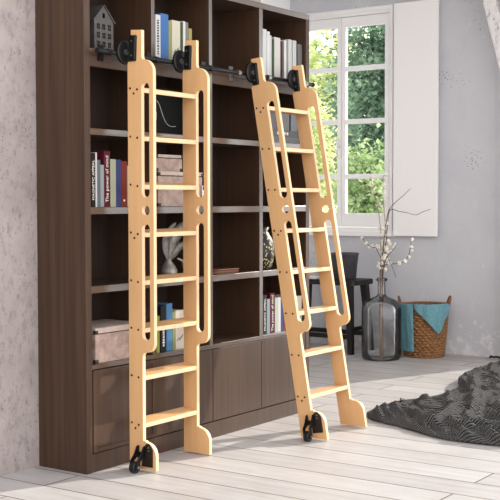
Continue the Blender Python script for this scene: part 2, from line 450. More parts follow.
# ------------------------------------------------------------------ ladders
LEAN = math.radians(9.7)
def ladder(name, label, loc, lean):
    t = thing(name, label, 'ladder', loc, (-lean, 0, 0), 'wooden library ladders')
    ca, sa = math.cos(lean), math.sin(lean)
    def zb(y, z=.006): return (z + y*sa)/ca       # local height of a world level
    def zfoot(y): return (.006 + y*math.sin(lean)) / math.cos(lean)
    outer = [(0, zfoot(0)), (0, 1.776), (-.048, 1.776), (-.048, 1.889), (-.020, 1.889), (-.020, 1.912), (-.078, 1.908),
             (-.078, 1.795), (-.083, 1.783)] + arc(-.084, 1.724, .058, 90, 180, 10) + [(-.142, .56)] + arc(-.100, .56, .042, 180, 270, 8) + \
            arc(-.095, .500, .018, 90, 0, 5) + [(-.0765, .490), (-.0765, .132)] + \
            [(-.088, .131)] + arc(-.088, .066, .060, 95, 180, 10) + [(-.148, zfoot(-.148))]
    holes = [slot(-.0765, -.120, 1.189, 1.682), arc(-.0985, 1.133, .0215, 0, 345, 23), slot(-.0765, -.120, .57, 1.075)]
    fixed = []
    # outline kept in one winding
    for x0 in (0, .387):
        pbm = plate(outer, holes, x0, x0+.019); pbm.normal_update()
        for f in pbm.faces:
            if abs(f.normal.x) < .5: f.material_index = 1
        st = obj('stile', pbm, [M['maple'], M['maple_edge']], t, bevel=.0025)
        dots = []
        for i in range(8):
            zc = 1.657 - .208*i
            for y in (-.014, -.053): dots.append((y, zc + (y+.04)*math.sin(LEAN)))
            if i in (0, 3, 7): dots.append((-.034, zc - .019))
        for (y, z) in dots:
            sb = bmesh.new()
            if x0 == 0: tube(sb, [(-.0012, y, z), (.004, y, z)], .0052, 10)
            else: tube(sb, [(x0+.015, y, z), (x0+.0202, y, z)], .0052, 10)
            obj('screw', sb, M['dark_hole'], st)
    for i in range(8):
        zc = 1.657 - .208*i
        b = bmesh.new()
        m3 = Matrix.Translation((0, -.0385, zc)) @ Matrix.Rotation(LEAN, 4, 'X')
        vs = box(b, .0185, .3875, -.038, .038, -.0105, .0105)
        for v in vs: v.co = m3 @ v.co
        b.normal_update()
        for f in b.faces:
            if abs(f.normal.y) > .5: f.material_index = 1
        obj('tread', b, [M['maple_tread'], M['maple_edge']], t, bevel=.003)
    # hooks and rollers running on the rail
    cy = {0: .0265}.get(0)
    ytop = (-.05 - loc[1]); 
    rail_y = (ytop*ca - 1.81*sa)      # local position of the rail (y, z)
    rail_z = (ytop*sa + 1.81*ca)
    for x0 in (0, .387):
        hk = bmesh.new()
        vs = box(hk, x0-.012, x0+.024, -.050, -.014, 1.778, 1.886)
        for v in vs:
            if v.co.z > 1.8: v.co.y += -.004
        box(hk, x0-.006, x0+.02, -.02, rail_y-.006, rail_z+.0112, rail_z+.024)
        h = obj('roller_hook', hk, M['black_metal'], t, bevel=.004)
        rb = bmesh.new()
        ax = Vector((0, ca, sa))
        c = Vector((x0-.012, rail_y-.017, rail_z+.006))
        tube(rb, [c - ax*.009, c - ax*.007, c + ax*.004, c + ax*.006], [.044, .052, .052, .044], 24)
        tube(rb, [c + ax*.006, c + ax*.02], .016, 16)
        obj('roller', rb, M['black_metal'], h, bevel=.002)
        obj('hub', T([c - ax*.014, c - ax*.009], .013, 14), M['steel'], h)
        for z in (1.80, 1.862): obj('bolt', T([(x0-.0145, -.033, z), (x0-.011, -.033, z)], .004, 8), M['steel'], h)
    # casters at the foot
    for x0, s in ((0, -1), (.406, 1)):
        def X(a, b_): return (min(x0+s*a, x0+s*b_), max(x0+s*a, x0+s*b_))
        yw = -.076; lz = (.0265 + yw*sa)/ca
        pl = bmesh.new()
        q = [(-.132, .02), (-.132, .095), (-.118, .121), (-.098, .121), (-.080, .10), (-.072, .02)]
        ax0, ax1 = X(0, .005)
        pl.free(); cs = obj('caster', plate(q, [], ax0, ax1, 'x'), M['caster_plate'], t, bevel=.001)
        for dy in (-.020, .016):
            f = [(.006, .112), (.020, .112), (.040, .078), (.066, .052), (.068, lz-.012), (.050, lz-.014), (.044, .046), (.022, .060), (.006, .060)]
            f = [(x0+s*a, z) for a, z in f]
            obj('fork', plate(f, [], yw+dy, yw+dy+.004, 'y'), M['black_metal'], cs, bevel=.001)
        b = bmesh.new(); ca0, ca1 = X(.014, .042); vs = box(b, ca0, ca1, yw-.018, yw+.018, .080, .085)
        for v in vs:
            if abs(v.co.x - x0) > .03: v.co.z -= .014
        obj('bridge', b, M['black_metal'], cs)
        c = Vector((x0+s*.057, yw, lz)); ax = Vector((0, ca, sa))
        obj('wheel', T([c-ax*.014, c-ax*.011, c+ax*.011, c+ax*.014], [.021, .0255, .0255, .021], 24), M['rubber'], cs)
        obj('axle', T([c-ax*.024, c+ax*.022], .0055, 10), M['steel'], cs)
        for z in (.092, .106): obj('bolt', T([(x0+s*.004, -.112, z), (x0+s*.009, -.112, z)], .004, 8), M['steel'], cs)
    return t
ladder('library_ladder', 'pale wooden library ladder standing upright on the left, before the lower left cupboard doors', (.194, -.0735, 0), 0)
ladder('library_ladder', 'pale wooden library ladder leaning aslant on the right, feet beside the grey blanket', (1.165, -.355, 0), LEAN)

# ------------------------------------------------------------------ books
def cover_mat(c, rough=.55):
    return mat('book cover', tuple(v*.72 for v in c), rough, spec=.2)
GROUP = {}
def book(x0, x1, z, h, color, label, y=.022, depth=.17, text=None, tcol=None, group=None, squig=False, tsize=None, marks=0, name='book', tilt=0):
    """upright book, spine to the room"""
    w = x1-x0; t = thing(name, label, 'book', ((x0+x1)/2, y, z+.0005), (0, tilt, 0), group)
    cm = cover_mat(color); b = bmesh.new(); k = min(.0025, w*.15)
    box(b, -w/2, w/2, 0, .003, 0, h); box(b, -w/2, -w/2+k, .003, depth, 0, h); box(b, w/2-k, w/2, .003, depth, 0, h)
    obj('cover', b, cm, t)
    obj('pages', B(-w/2+k, w/2-k, .003, depth-.004, .003, h-.004), M['bag_paper'], t)
    if text:
        tb = text_bm(text, tsize or w*.8)
        xs = [v.co.x for v in tb.verts]; ln = max(xs)-min(xs); f = min(1, h*.9/ln)
        for v in tb.verts:
            a, c2, dz = v.co.x*f, v.co.y, v.co.z
            v.co = Vector((-c2, -.0008 + dz*.5, h/2 + a))
        obj('title', tb, tcol or M['line_white'], t)
    if marks:                                   # lettering too small to read: a column of short strokes
        mb = bmesh.new(); mr = random.Random(int(x0*1000)); zz = h*.12
        for k in range(marks):
            l = mr.uniform(.005, .010); wd = min(w*.22, .008)*mr.uniform(.6, 1)
            box(mb, -wd, wd, -.0009, .0002, zz, zz+l); zz += l+.004
            if zz > h*.9: break
        obj('lettering', mb, tcol or M['line_white'], t)
    if squig:
        pts = [(-w*.32, .0, h*.22), (-w*.1, 0, h*.30), (0, 0, h*.22), (w*.14, 0, h*.33), (w*.25, 0, h*.27), (w*.36, 0, h*.38)]
        obj('spine_mark', T([(p[0], -.0005, p[2]) for p in pts], .0016, 6), M['ink'], t)
    return t

g = 'books on the third shelf, left column'
s = 1.148
NAVY = (.045, .055, .19); MAROON = (.10, .006, .016); SAGE = (.42, .44, .30); RED = (.22, .03, .015); CREAM = (.66, .60, .44)
book(.062, .089, s, .232, (.012, .010, .010), 'black book with white upright title, leftmost in the upper left column row', text='MAGNETIC APPEAL', group=g, tsize=.02)
book(.0895, .0995, s, .236, (.70, .70, .68), 'thin white book beside the black titled one, upper left column row', group=g, depth=.17)
book(.100, .121, s, .204, (.13, .17, .22), 'slate blue book left of the maroon one, upper left column row', group=g)
book(.1215, .1435, s, .183, (.34, .38, .36), 'short grey green book touching the maroon one, upper left column row', group=g)
book(.144, .184, s, .245, MAROON, 'maroon book with white lettering, tallest in the upper left column row', text='The power of mind', group=g, tsize=.026)
book(.186, .222, s, .210, SAGE, 'pale sage book right of the maroon one, upper left column row', group=g)
book(.2225, .256, s, .209, NAVY, 'navy blue book left of the rust red one, upper left column row', group=g)
book(.258, .297, s, .203, RED, 'rust red book with a small white dot, upper left column row', group=g, marks=1)
book(.300, .340, s, .183, CREAM, 'cream book half hidden by the upright ladder, upper left column row', group=g)

g = 'books on the top shelf, second column'
s = 1.826
book(.478, .500, s, .198, (.05, .045, .04), 'dark grey book at the left end of the top shelf second column', group=g, y=.03)
book(.503, .538, s, .205, (.72, .72, .70), 'white book with dark lettering left of the tall blue one, top shelf', marks=14, tcol=M['ink'], group=g)
book(.539, .596, s, .215, (.06, .17, .42), 'tall blue book with white edges on the top shelf', group=g, depth=.18)
book(.598, .622, s, .187, (.30, .31, .13), 'olive book between blue and cream ones, top shelf', group=g)
book(.624, .686, s, .195, (.66, .61, .48), 'wide cream book with black zigzag mark, top shelf behind the ladder', group=g, squig=True)
book(.690, .706, s, .193, (.05, .08, .03), 'thin dark green book right of the cream zigzag one, top shelf', group=g)
book(.708, .726, s, .200, (.72, .70, .66), 'thin white book left of the grey one, top shelf second column', group=g)
book(.728, .748, s, .198, (.22, .20, .19), 'grey book behind the upright ladder top, top shelf', group=g)
book(.751, .776, s, .172, (.36, .32, .10), 'short mustard book at the right end, top shelf second column', group=g)

g = 'books on the bottom shelf, second column'
s = .468
book(.500, .522, s, .172, (.36, .40, .08), 'lime green book on the bottom shelf behind the upright ladder', group=g)
book(.530, .571, s, .216, (.012, .012, .014), 'black book with white dotted lettering, bottom shelf behind the upright ladder', marks=9, group=g)
book(.573, .617, s, .224, (.07, .22, .42), 'bright blue book on the bottom shelf behind the upright ladder', group=g)
book(.619, .640, s, .182, (.27, .29, .11), 'olive book right of the bright blue one, bottom shelf', group=g)
book(.642, .705, s, .186, (.66, .60, .52), 'cream book with black zigzag mark on the bottom shelf', group=g, squig=True)

g = 'pale books on the top shelf, right column'
s = 1.826
WH = (.70, .70, .68)
book(1.385, 1.420, s, .248, WH, 'tallest white book at the left end of the right column top shelf', group=g)
book(1.425, 1.450, s, .240, (.74, .74, .73), 'second tall white book of the right column top shelf', group=g)
book(1.452, 1.468, s, .222, (.66, .65, .64), 'slim white book third from left, right column top shelf', group=g)
book(1.473, 1.492, s, .206, (.05, .07, .04), 'dark green book left of the wide ivory one, right column top shelf', group=g)
book(1.495, 1.552, s, .218, (.66, .64, .58), 'wide ivory book in the right column top shelf', group=g)
book(1.572, 1.588, s, .205, (.16, .09, .09), 'thin plum book right of the dark gap, right column top shelf', group=g)
book(1.590, 1.612, s, .212, (.76, .75, .74), 'thin bright white book mid row, right column top shelf', group=g)
book(1.632, 1.666, s, .222, (.60, .60, .57), 'pale grey book left of its twin, right column top shelf', group=g)
book(1.676, 1.712, s, .222, (.60, .60, .58), 'pale grey book right of its twin, right column top shelf', group=g)
book(1.728, 1.770, s, .208, (.17, .165, .16), 'mid grey book at the right end, right column top shelf', group=g)

g = 'books on the bottom shelf, right column'
s = .468
book(1.385, 1.420, s, .208, (.012, .010, .010), 'black book with white upright title, leftmost on the right column bottom shelf', text='MAGNETIC APPEAL', group=g, tsize=.02)
book(1.422, 1.450, s, .185, (.28, .36, .40), 'slate blue book left of the maroon one, right column bottom shelf', group=g)
book(1.452, 1.497, s, .213, MAROON, 'maroon book with white lettering, right column bottom shelf', text='The power of mind', group=g, tsize=.026)
book(1.500, 1.528, s, .186, (.52, .55, .48), 'pale sage book right of the maroon one, right column bottom shelf', group=g)
book(1.530, 1.556, s, .186, (.66, .66, .66), 'white book left of the navy one, right column bottom shelf', group=g)
book(1.558, 1.582, s, .184, NAVY, 'navy book beside the leaning ladder, right column bottom shelf', group=g)
book(1.584, 1.622, s, .181, (.20, .03, .02), 'rust red book beside the leaning ladder, right column bottom shelf', group=g)
book(1.715, 1.770, s, .180, (.70, .67, .58), 'cream book right of the leaning ladder stile, right column bottom shelf', group=g)

# grey volumes lying and standing on the second shelf, right column
g = 'grey volumes on the second shelf, right column'
def flat_book(x0, x1, z, h, color, label, y0=.03, y1=.2, text=None):
    t = thing('book', label, 'book', ((x0+x1)/2, y0, z), (0, 0, 0), g)
    w = x1-x0; b = bmesh.new(); k = .003
    box(b, -w/2, w/2, 0, y1-y0, 0, k); box(b, -w/2, w/2, 0, y1-y0, h-k, h); box(b, -w/2, w/2, 0, .003, k, h-k)
    obj('cover', b, cover_mat(color), t); obj('pages', B(-w/2+.004, w/2-.004, .003, y1-y0-.004, k, h-k), M['bag_paper'], t)
    if text:
        mb = bmesh.new()
        for k in range(7): box(mb, -.06+k*.016, -.049+k*.016 - (k % 3)*.002, -.0009, .0002, h*.3, h*.7)
        obj('lettering', mb, M['line_white'], t)
    return t
flat_book(1.42, 1.766, 1.4865, .034, (.20, .20, .205), 'grey book lying flat on the shelf, lower of two in the right column')
flat_book(1.425, 1.764, 1.521, .036, (.15, .15, .155), 'grey book lying flat with white letters, upper of two in the right column', text=True)
book(1.43, 1.53, 1.5575, .115, (.19, .19, .20), 'wide grey volume standing on the flat grey books, leftmost', group=g, y=.035, depth=.15)
book(1.535, 1.66, 1.5575, .113, (.23, .23, .24), 'wide grey volume standing on the flat grey books, middle', group=g, y=.035, depth=.15)
book(1.68, 1.745, 1.5575, .110, (.27, .28, .30), 'bluish grey volume standing on the flat grey books, rightmost', group=g, y=.035, depth=.15)

# ------------------------------------------------------------------ shelf objects
# metal house lantern
ho = thing('house_ornament', 'dark metal toy house with small cut windows on the top left shelf', 'ornament', (.187, .09, 1.8265))
hole = []
for r in range(3):
    for c in range(3):
        x = -.036 + c*.036; z = .022 + r*.038
        hole.append([(x-.010, z), (x+.010, z), (x+.010, z+.024), (x-.010, z+.024)])
hole.append([(-.008, .148), (.008, .148), (.008, .170), (-.008, .170)])
front = [(-.062, 0), (.062, 0), (.062, .137), (0, .2), (-.062, .137)]
obj('front_wall', plate(front, hole, -.035, -.031, 'y'), M['pewter'], ho)
obj('back_wall', plate(front, [], .031, .035, 'y'), M['pewter'], ho)
for sx in (-.062, .058): obj('side_wall', B(sx, sx+.004, -.031, .031, 0, .137), M['pewter'], ho)
rf = bmesh.new()
for sx in (-1, 1):
    v = [(sx*.068, .131), (0, .203), (0, .207), (sx*.072, .134)]
    q = [[rf.verts.new((a, y, z)) for a, z in v] for y in (-.04, .04)]
    rf.faces.new(q[0]); rf.faces.new(q[1])
    for k in range(4): rf.faces.new((q[0][k], q[0][(k+1) % 4], q[1][(k+1) % 4], q[1][k]))
obj('roof', rf, M['pewter'], ho)
wbars = bmesh.new()
for r in range(3):
    for c in range(3):
        x = -.036 + c*.036; z = .022 + r*.038
        box(wbars, x-.001, x+.001, -.0345, -.0325, z, z+.024); box(wbars, x-.010, x+.010, -.0345, -.0325, z+.011, z+.013)
obj('window_bars', wbars, M['pewter'], ho)

def storage_box(x0, x1, y0, y1, z, hb, hl, label, parts_black=True, name='storage_box'):
    t = thing(name, label, 'box', ((x0+x1)/2, y0, z+.0005), (0, 0, 0), 'mottled storage boxes')
    w = x1-x0; d = y1-y0
    obj('body', B(-w/2+.003, w/2-.003, .003, d-.003, 0, hb), M['box_paper'], t, bevel=.002)
    obj('lid', B(-w/2, w/2, 0, d, hb+.004, hb+hl), M['box_lid'], t, bevel=.002)
    obj('lid_gap', B(-w/2+.006, w/2-.006, .006, d-.006, hb, hb+.004), M['ink'], t)
    for sx in (-1, 1):
        c = bmesh.new()
        xa = sx*w/2
        box(c, min(xa-sx*.016, xa+sx*.001), max(xa-sx*.016, xa+sx*.001), -.001, .014, hb+.003, hb+.018)
        obj('lid_corner', c, M['ink'], t)
        c = bmesh.new()
        xb = sx*(w/2-.003)
        box(c, min(xb-sx*.018, xb+sx*.001), max(xb-sx*.018, xb+sx*.001), .0015, .018, 0, .016)
        obj('base_corner', c, M['ink'], t)
    return t
storage_box(.072, .40, .012, .25, .468, .126, .028, 'mottled pinkish storage box with lid on the bottom left shelf')
storage_box(.515, .86, .02, .25, 1.148, .142, .022, 'wide mottled storage box with lid behind the upright ladder')
storage_box(.535, .74, .05, .22, 1.3125, .062, .018, 'small mottled box stacked on the wide box behind the upright ladder')
# white label plate on the wide box's right end
th = thing('label_holder', 'white tag with a black ring leaning at the right end of the wide mottled box', 'tag', (.862, .012, 1.1485))
obj('card', B(-.02, .008, 0, .004, 0, .10), M['line_white'], th)
ring = bmesh.new(); tube(ring, [(-.006+.009*math.cos(a*PI/8), -.002, .088+.009*math.sin(a*PI/8)) for a in range(17)], .0025, 6)
obj('ring', ring, M['ink'], th)

# black picture with white curved lines
pf = thing('picture', 'black picture with thin white curved lines leaning on the second shelf', 'picture', (.68, .13, 1.488), (math.radians(-5), 0, 0))
obj('sheet', B(-.17, .17, 0, .008, .012, .235), M['art_black'], pf)
obj('bottom_rail', B(-.17, .17, -.006, .01, 0, .012), M['plate_wood'], pf)
cv = bmesh.new()
def smooth_pts(P, n=8):
    P = [Vector(p) for p in P]; out = []
    for i in range(len(P)-1):
        p0, p1, p2, p3 = P[max(i-1, 0)], P[i], P[i+1], P[min(i+2, len(P)-1)]
        for k in range(n):
            t = k/n
            out.append(.5*((2*p1) + (p2-p0)*t + (2*p0-5*p1+4*p2-p3)*t*t + (3*p1-p0-3*p2+p3)*t**3))
    out.append(P[-1]); return out
tube(cv, smooth_pts([(-.10, -.001, .165), (-.05, -.001, .175), (-.01, -.001, .155), (.01, -.001, .11), (.035, -.001, .065), (.07, -.001, .048), (.11, -.001, .05)]), .0011, 6)
tube(cv, smooth_pts([(-.07, -.001, .155), (-.035, -.001, .115), (-.04, -.001, .07), (-.065, -.001, .035)]), .0009, 6)
obj('drawing', cv, M['line_white'], pf)

# silver leaf ornament
so = thing('leaf_ornament', 'silver metal ornament with curling leaf blades behind the upright ladder', 'ornament', (.705, .10, .8085))
b = bmesh.new(); lathe(b, [(0, 0), (.028, 0), (.042, .01), (.045, .03), (.034, .055), (.018, .075), (.011, .1), (0, .104)], 28, -.02)
obj('body', b, M['silver'], so, smooth=True)
def blade(P, wd, th=.004):
    P = smooth_pts(P, 6); bm = bmesh.new(); n = len(P); rows = []
    for i, p in enumerate(P):
        t = i/(n-1); d = (P[min(i+1, n-1)]-P[max(i-1, 0)]).normalized()
        sd = Vector((0, 1, 0)).cross(d).normalized(); w = wd*math.sin(PI*min(1, .06+t*.94))**.75 + .0015
        rows.append([bm.verts.new(p + sd*w*k + Vector((0, abs(k)*w*.45, 0))) for k in (-1, -.5, 0, .5, 1)])
    for a, c in zip(rows, rows[1:]):
        for k in range(4): bm.faces.new((a[k], a[k+1], c[k+1], c[k]))
    bmesh.ops.solidify(bm, geom=bm.faces[:], thickness=th)
    return bm
obj('leaf_blade', blade([(-.02, -.01, .085), (-.04, -.015, .13), (-.045, -.02, .18), (-.03, -.03, .225), (.0, -.035, .262)], .026), M['silver'], so, smooth=True)
obj('leaf_blade', blade([(-.015, -.015, .09), (.0, -.02, .14), (.025, -.025, .19), (.06, -.03, .235), (.10, -.03, .25)], .036), M['silver'], so, smooth=True)
obj('leaf_blade', blade([(-.015, -.01, .085), (.015, -.02, .115), (.05, -.025, .145), (.10, -.03, .16)], .022), M['silver'], so, smooth=True)
sc_ = bmesh.new(); tube(sc_, smooth_pts([(.01, -.03, .09), (.035, -.045, .075), (.03, -.055, .05), (.045, -.06, .025), (.07, -.055, .018), (.066, -.05, .032)]), .006, 8)
obj('curl', sc_, M['silver'], so, smooth=True)

# flat red-brown case
fc = thing('leather_case', 'flat red brown leather case lying on the shelf between the two ladders', 'case', (1.09, .05, .8085))
obj('body', B(-.115, .115, 0, .15, 0, .016), M['plate_wood'], fc, bevel=.003)
obj('flap', B(-.115, .115, -.003, .09, .016, .021), M['plate_wood'], fc, bevel=.002)

# gold flecked vase
gm = mat('gold flecked lacquer', (.02, .018, .015), .4)
vo = N(gm, 'ShaderNodeTexVoronoi', Scale=85.0); L(gm, coords(gm, (1, 1, .7)), vo.inputs['Vector'])
L(gm, ramp(gm, vo.outputs['Distance'], [(.30, (.62, .52, .24)), (.36, (.008, .0075, .007))]), BS(gm).inputs['Base Color'])
gv = thing('vase', 'dark vase covered in gold and white flecks beside the leaning ladder', 'vase', (1.475, .10, .8085))
b = bmesh.new(); lathe(b, [(0, 0), (.045, 0), (.066, .02), (.078, .09), (.07, .155), (.045, .195), (.04, .205), (.048, .222), (.042, .222), (.034, .205), (0, .2)], 30)
obj('body', b, gm, gv, smooth=True)
obj('rim', T([(.045*math.cos(k*PI/12), .045*math.sin(k*PI/12), .223) for k in range(25)], .004, 6), gm, gv, smooth=True)

# ------------------------------------------------------------------ far corner
# stool
st = thing('stool', 'dark wooden stool standing in the corner under the window', 'stool', (4.14, 1.26, 0))
tp = []
for cx, cy, a0 in ((.17-.05, .33-.05, 0), (-.17+.05, .33-.05, 90), (-.17+.05, -.33+.05, 180), (.17-.05, -.33+.05, 270)):
    tp += arc(cx, cy, .05, a0, a0+90, 6)
obj('seat', plate(tp, [], .528, .566, 'z'), M['dark_wood'], st, bevel=.005)
corners = []
for sx in (-1, 1):
    for sy in (-1, 1):
        top = Vector((sx*.12, sy*.26, .53)); bot = Vector((sx*.16, sy*.30, 0.0))
        b = bmesh.new(); rr = []
        for p, w in ((bot, .02), (top, .028)):
            rr.append([b.verts.new(p+Vector((a*w, c*w, 0))) for a, c in ((-1, -1), (1, -1), (1, 1), (-1, 1))])
        for k in range(4): b.faces.new((rr[0][k], rr[0][(k+1) % 4], rr[1][(k+1) % 4], rr[1][k]))
        b.faces.new(rr[0]); b.faces.new(rr[1])
        obj('leg', b, M['dark_wood'], st, bevel=.003)
def at_leg(sx, sy, z):
    t = z/.53; return Vector((sx*(.16-.04*t), sy*(.30-.04*t), z))
for (a, b_) in (((-1, -1), (-1, 1)), ((1, -1), (1, 1))):
    p, q = at_leg(*a, .13), at_leg(*b_, .13); b = bmesh.new(); box(b, p.x-.012, p.x+.012, p.y, q.y, .115, .15)
    obj('stretcher', b, M['dark_wood'], st)
for sy in (-1, 1):
    p, q = at_leg(-1, sy, .19), at_leg(1, sy, .19); b = bmesh.new(); box(b, p.x, q.x, p.y-.012, p.y+.012, .175, .205)
    obj('stretcher', b, M['dark_wood'], st)
pt = thing('flower_pot', 'charcoal tapered pot standing on the dark stool', 'pot', (4.15, 1.115, .5665))
b = bmesh.new(); lathe(b, [(0, 0), (.085, 0), (.09, .006), (.108, .185), (.112, .19), (.112, .2), (.1, .2), (.082, .02), (0, .02)], 32)
obj('body', b, M['pot'], pt, smooth=True)
obj('rim', T([(.106*math.cos(k*PI/16), .106*math.sin(k*PI/16), .2) for k in range(33)], .005, 6), M['pot'], pt, smooth=True)
nb = thing('notebook', 'thin white notebook lying on the dark stool left of the charcoal pot', 'notebook', (4.10, 1.375, .5665))
obj('cover', B(-.09, .09, -.07, .07, 0, .012), M['line_white'], nb, bevel=.001)
obj('pages', B(-.088, .092, -.068, .072, .002, .010), M['bag_paper'], nb)

# demijohn
dj = thing('demijohn', 'large clear smoky glass demijohn with a narrow neck standing on the floor', 'bottle', (3.88, .645, 0.0005))
outer = [(0, .004), (0.1116, 0), (0.1358, .006), (0.1451, .025), (0.1469, .06), (0.1469, .36), (0.1442, .392), (0.1321, .42), (0.1097, .441), (0.07905, .455), (0.05115, .464), (0.036, .474), (0.029, .49), (0.028, .575), (0.03, .58), (0.038, .584), (0.039, .602), (0.034, .607)]
inner = [(0.026, .606), (0.024, .58), (0.023, .492), (0.03, .478), (0.05, .46), (0.07626, .449), (0.106, .435), (0.1274, .415), (0.1395, .39), (0.1423, .36), (0.1423, .06), (0.1395, .03), (0.1283, .012), (0, .010)]
b = bmesh.new(); lathe(b, outer+inner, 48)
obj('glass_body', b, M['demijohn'], dj, smooth=True)
nr = [(.040*math.cos(k*PI/16), .040*math.sin(k*PI/16), .593) for k in range(33)]
obj('lip', T(nr, .006, 8), M['demijohn'], dj, smooth=True)

# branches
STEMS = {
'a': [(3.88, 0.648, 0.011), (3.88, 0.65, 0.442), (3.876, 0.648, 0.598), (3.871, 0.638, 0.725), (3.867, 0.644, 0.85), (3.863, 0.651, 0.998), (3.859, 0.674, 1.145), (3.854, 0.706, 1.256), (3.85, 0.72, 1.352)] ,
'b': [(3.88, 0.635, 0.019), (3.88, 0.642, 0.598), (3.883, 0.628, 0.754), (3.887, 0.63, 0.887), (3.89, 0.624, 1.02), (3.893, 0.635, 1.145), (3.897, 0.645, 1.256), (3.9, 0.643, 1.367)] ,
'c': [(3.88, 0.652, 0.01), (3.88, 0.654, 0.598), (3.867, 0.627, 0.814), (3.853, 0.596, 0.977), (3.84, 0.565, 1.102), (3.827, 0.493, 1.175), (3.813, 0.43, 1.218), (3.8, 0.376, 1.264)] ,
'd': [(3.88, 0.631, 0.027), (3.88, 0.638, 0.598), (3.887, 0.618, 0.799), (3.895, 0.61, 0.961), (3.902, 0.59, 1.105), (3.91, 0.519, 1.098), (3.917, 0.45, 1.087), (3.925, 0.389, 1.073), (3.933, 0.329, 1.098), (3.94, 0.277, 1.116)] ,
'e': [(3.88, 0.656, 0.017), (3.88, 0.659, 0.598), (3.868, 0.644, 0.725), (3.856, 0.672, 0.821), (3.844, 0.711, 0.835), (3.832, 0.751, 0.864), (3.82, 0.778, 0.897)] ,
'f': [(3.88, 0.64, 0.034), (3.88, 0.634, 0.599), (3.884, 0.624, 0.695), (3.889, 0.572, 0.711), (3.893, 0.509, 0.717), (3.897, 0.462, 0.736), (3.901, 0.432, 0.788), (3.906, 0.422, 0.839), (3.91, 0.416, 0.894)] ,
'g': [(3.88, 0.644, 0.026), (3.88, 0.646, 0.598), (3.855, 0.617, 0.726), (3.83, 0.558, 0.787), (3.805, 0.505, 0.826), (3.78, 0.46, 0.871)] ,
'h': [(3.88, 0.64, 0.034), (3.88, 0.642, 0.598), (3.872, 0.621, 0.681), (3.864, 0.593, 0.763), (3.856, 0.564, 0.728), (3.848, 0.535, 0.678), (3.84, 0.509, 0.62)] ,
}

BLOSSOMS = [ (3.849, 0.712, 1.359),(3.874, 0.629, 1.366),(3.86, 0.721, 1.301),(3.878, 0.627, 1.3),(3.88, 0.711, 1.242),(3.835, 0.612, 1.248),(3.831, 0.668, 1.204),(3.897, 0.661, 1.156),(3.851, 0.612, 1.189),(3.849, 0.652, 1.116),(3.91, 0.635, 1.079),(3.868, 0.629, 1.02),(3.897, 0.669, 0.968),(3.868, 0.645, 0.924),(3.881, 0.619, 0.895),(3.842, 0.582, 0.882),(3.881, 0.635, 0.843),(3.899, 0.587, 0.858),(3.872, 0.605, 0.814),(3.889, 0.648, 0.798),(3.884, 0.67, 0.827),(3.835, 0.602, 0.772),(3.891, 0.599, 0.799),(3.877, 0.608, 0.74),(3.854, 0.629, 0.755),(3.832, 0.625, 0.719),(3.899, 0.628, 0.709),(3.868, 0.578, 0.716),(3.888, 0.638, 0.68),(3.9, 0.624, 0.665),(3.887, 0.654, 0.694),(3.904, 0.824, 0.891),(3.862, 0.793, 0.903),(3.894, 0.737, 0.833),(3.866, 0.71, 0.843),(3.905, 0.698, 0.826),(3.9, 0.683, 0.841),(3.838, 0.754, 0.864),(3.841, 0.499, 0.865),(3.847, 0.519, 0.839),(3.907, 0.521, 0.874),(3.865, 0.552, 0.808),(3.88, 0.401, 0.895),(3.854, 0.401, 0.841),(3.871, 0.401, 0.812),(3.861, 0.42, 0.768),(3.858, 0.451, 0.738),(3.877, 0.501, 0.721),(3.877, 0.592, 0.925),(3.902, 0.63, 0.968),(3.885, 0.645, 0.879),(3.904, 0.614, 0.835) ]

BLOSSOMS += [(x+rnd.uniform(-.02, .02), y+rnd.uniform(-.035, .035), z+rnd.uniform(-.02, .02)) for x, y, z in BLOSSOMS if .58 < y < .70]
LAB = {'a': ('blossom twig rising straight up leftmost against the window, in the demijohn', 'pale'),
       'b': ('straight upright blossom twig in the middle of the demijohn bunch', 'pale'),
       'c': ('bare pale twig bending up to the right across the shutter edge', 'bark'),
       'd': ('long bare twig reaching out level to the right across the shutter', 'bark'),
       'e': ('low twig curving out left with blossoms against the grey wall', 'bark'),
       'f': ('low twig curving far out right and up with blossoms at its tip', 'bark'),
       'g': ('short blossom twig arching right just above the bottle neck', 'bark'),
       'h': ('small bare twig drooping down right above the bottle neck', 'bark')}
stem_obj = {}
for k, P in STEMS.items():
    base = Vector(P[0]); t = thing('blossom_branch', LAB[k][0], 'branch', base, (0, 0, 0), 'dried branches in the demijohn')
    pts = smooth_pts([Vector(p)-base for p in P], 6)
    pts = [p + Vector((noise.noise(p*14+base), noise.noise(p*14-base), 0))*(.006 if i > 12 else 0) for i, p in enumerate(pts)]
    n = len(pts)
    r0 = .0045 if k in 'ab' else .004
    obj('stem', T(pts, [r0 - (r0-.0018)*i/(n-1) for i in range(n)], 6), M['stem_pale'] if LAB[k][1] == 'pale' else M['bark'], t, smooth=True)
    stem_obj[k] = (t, [p+base for p in pts])
bl_mesh = None
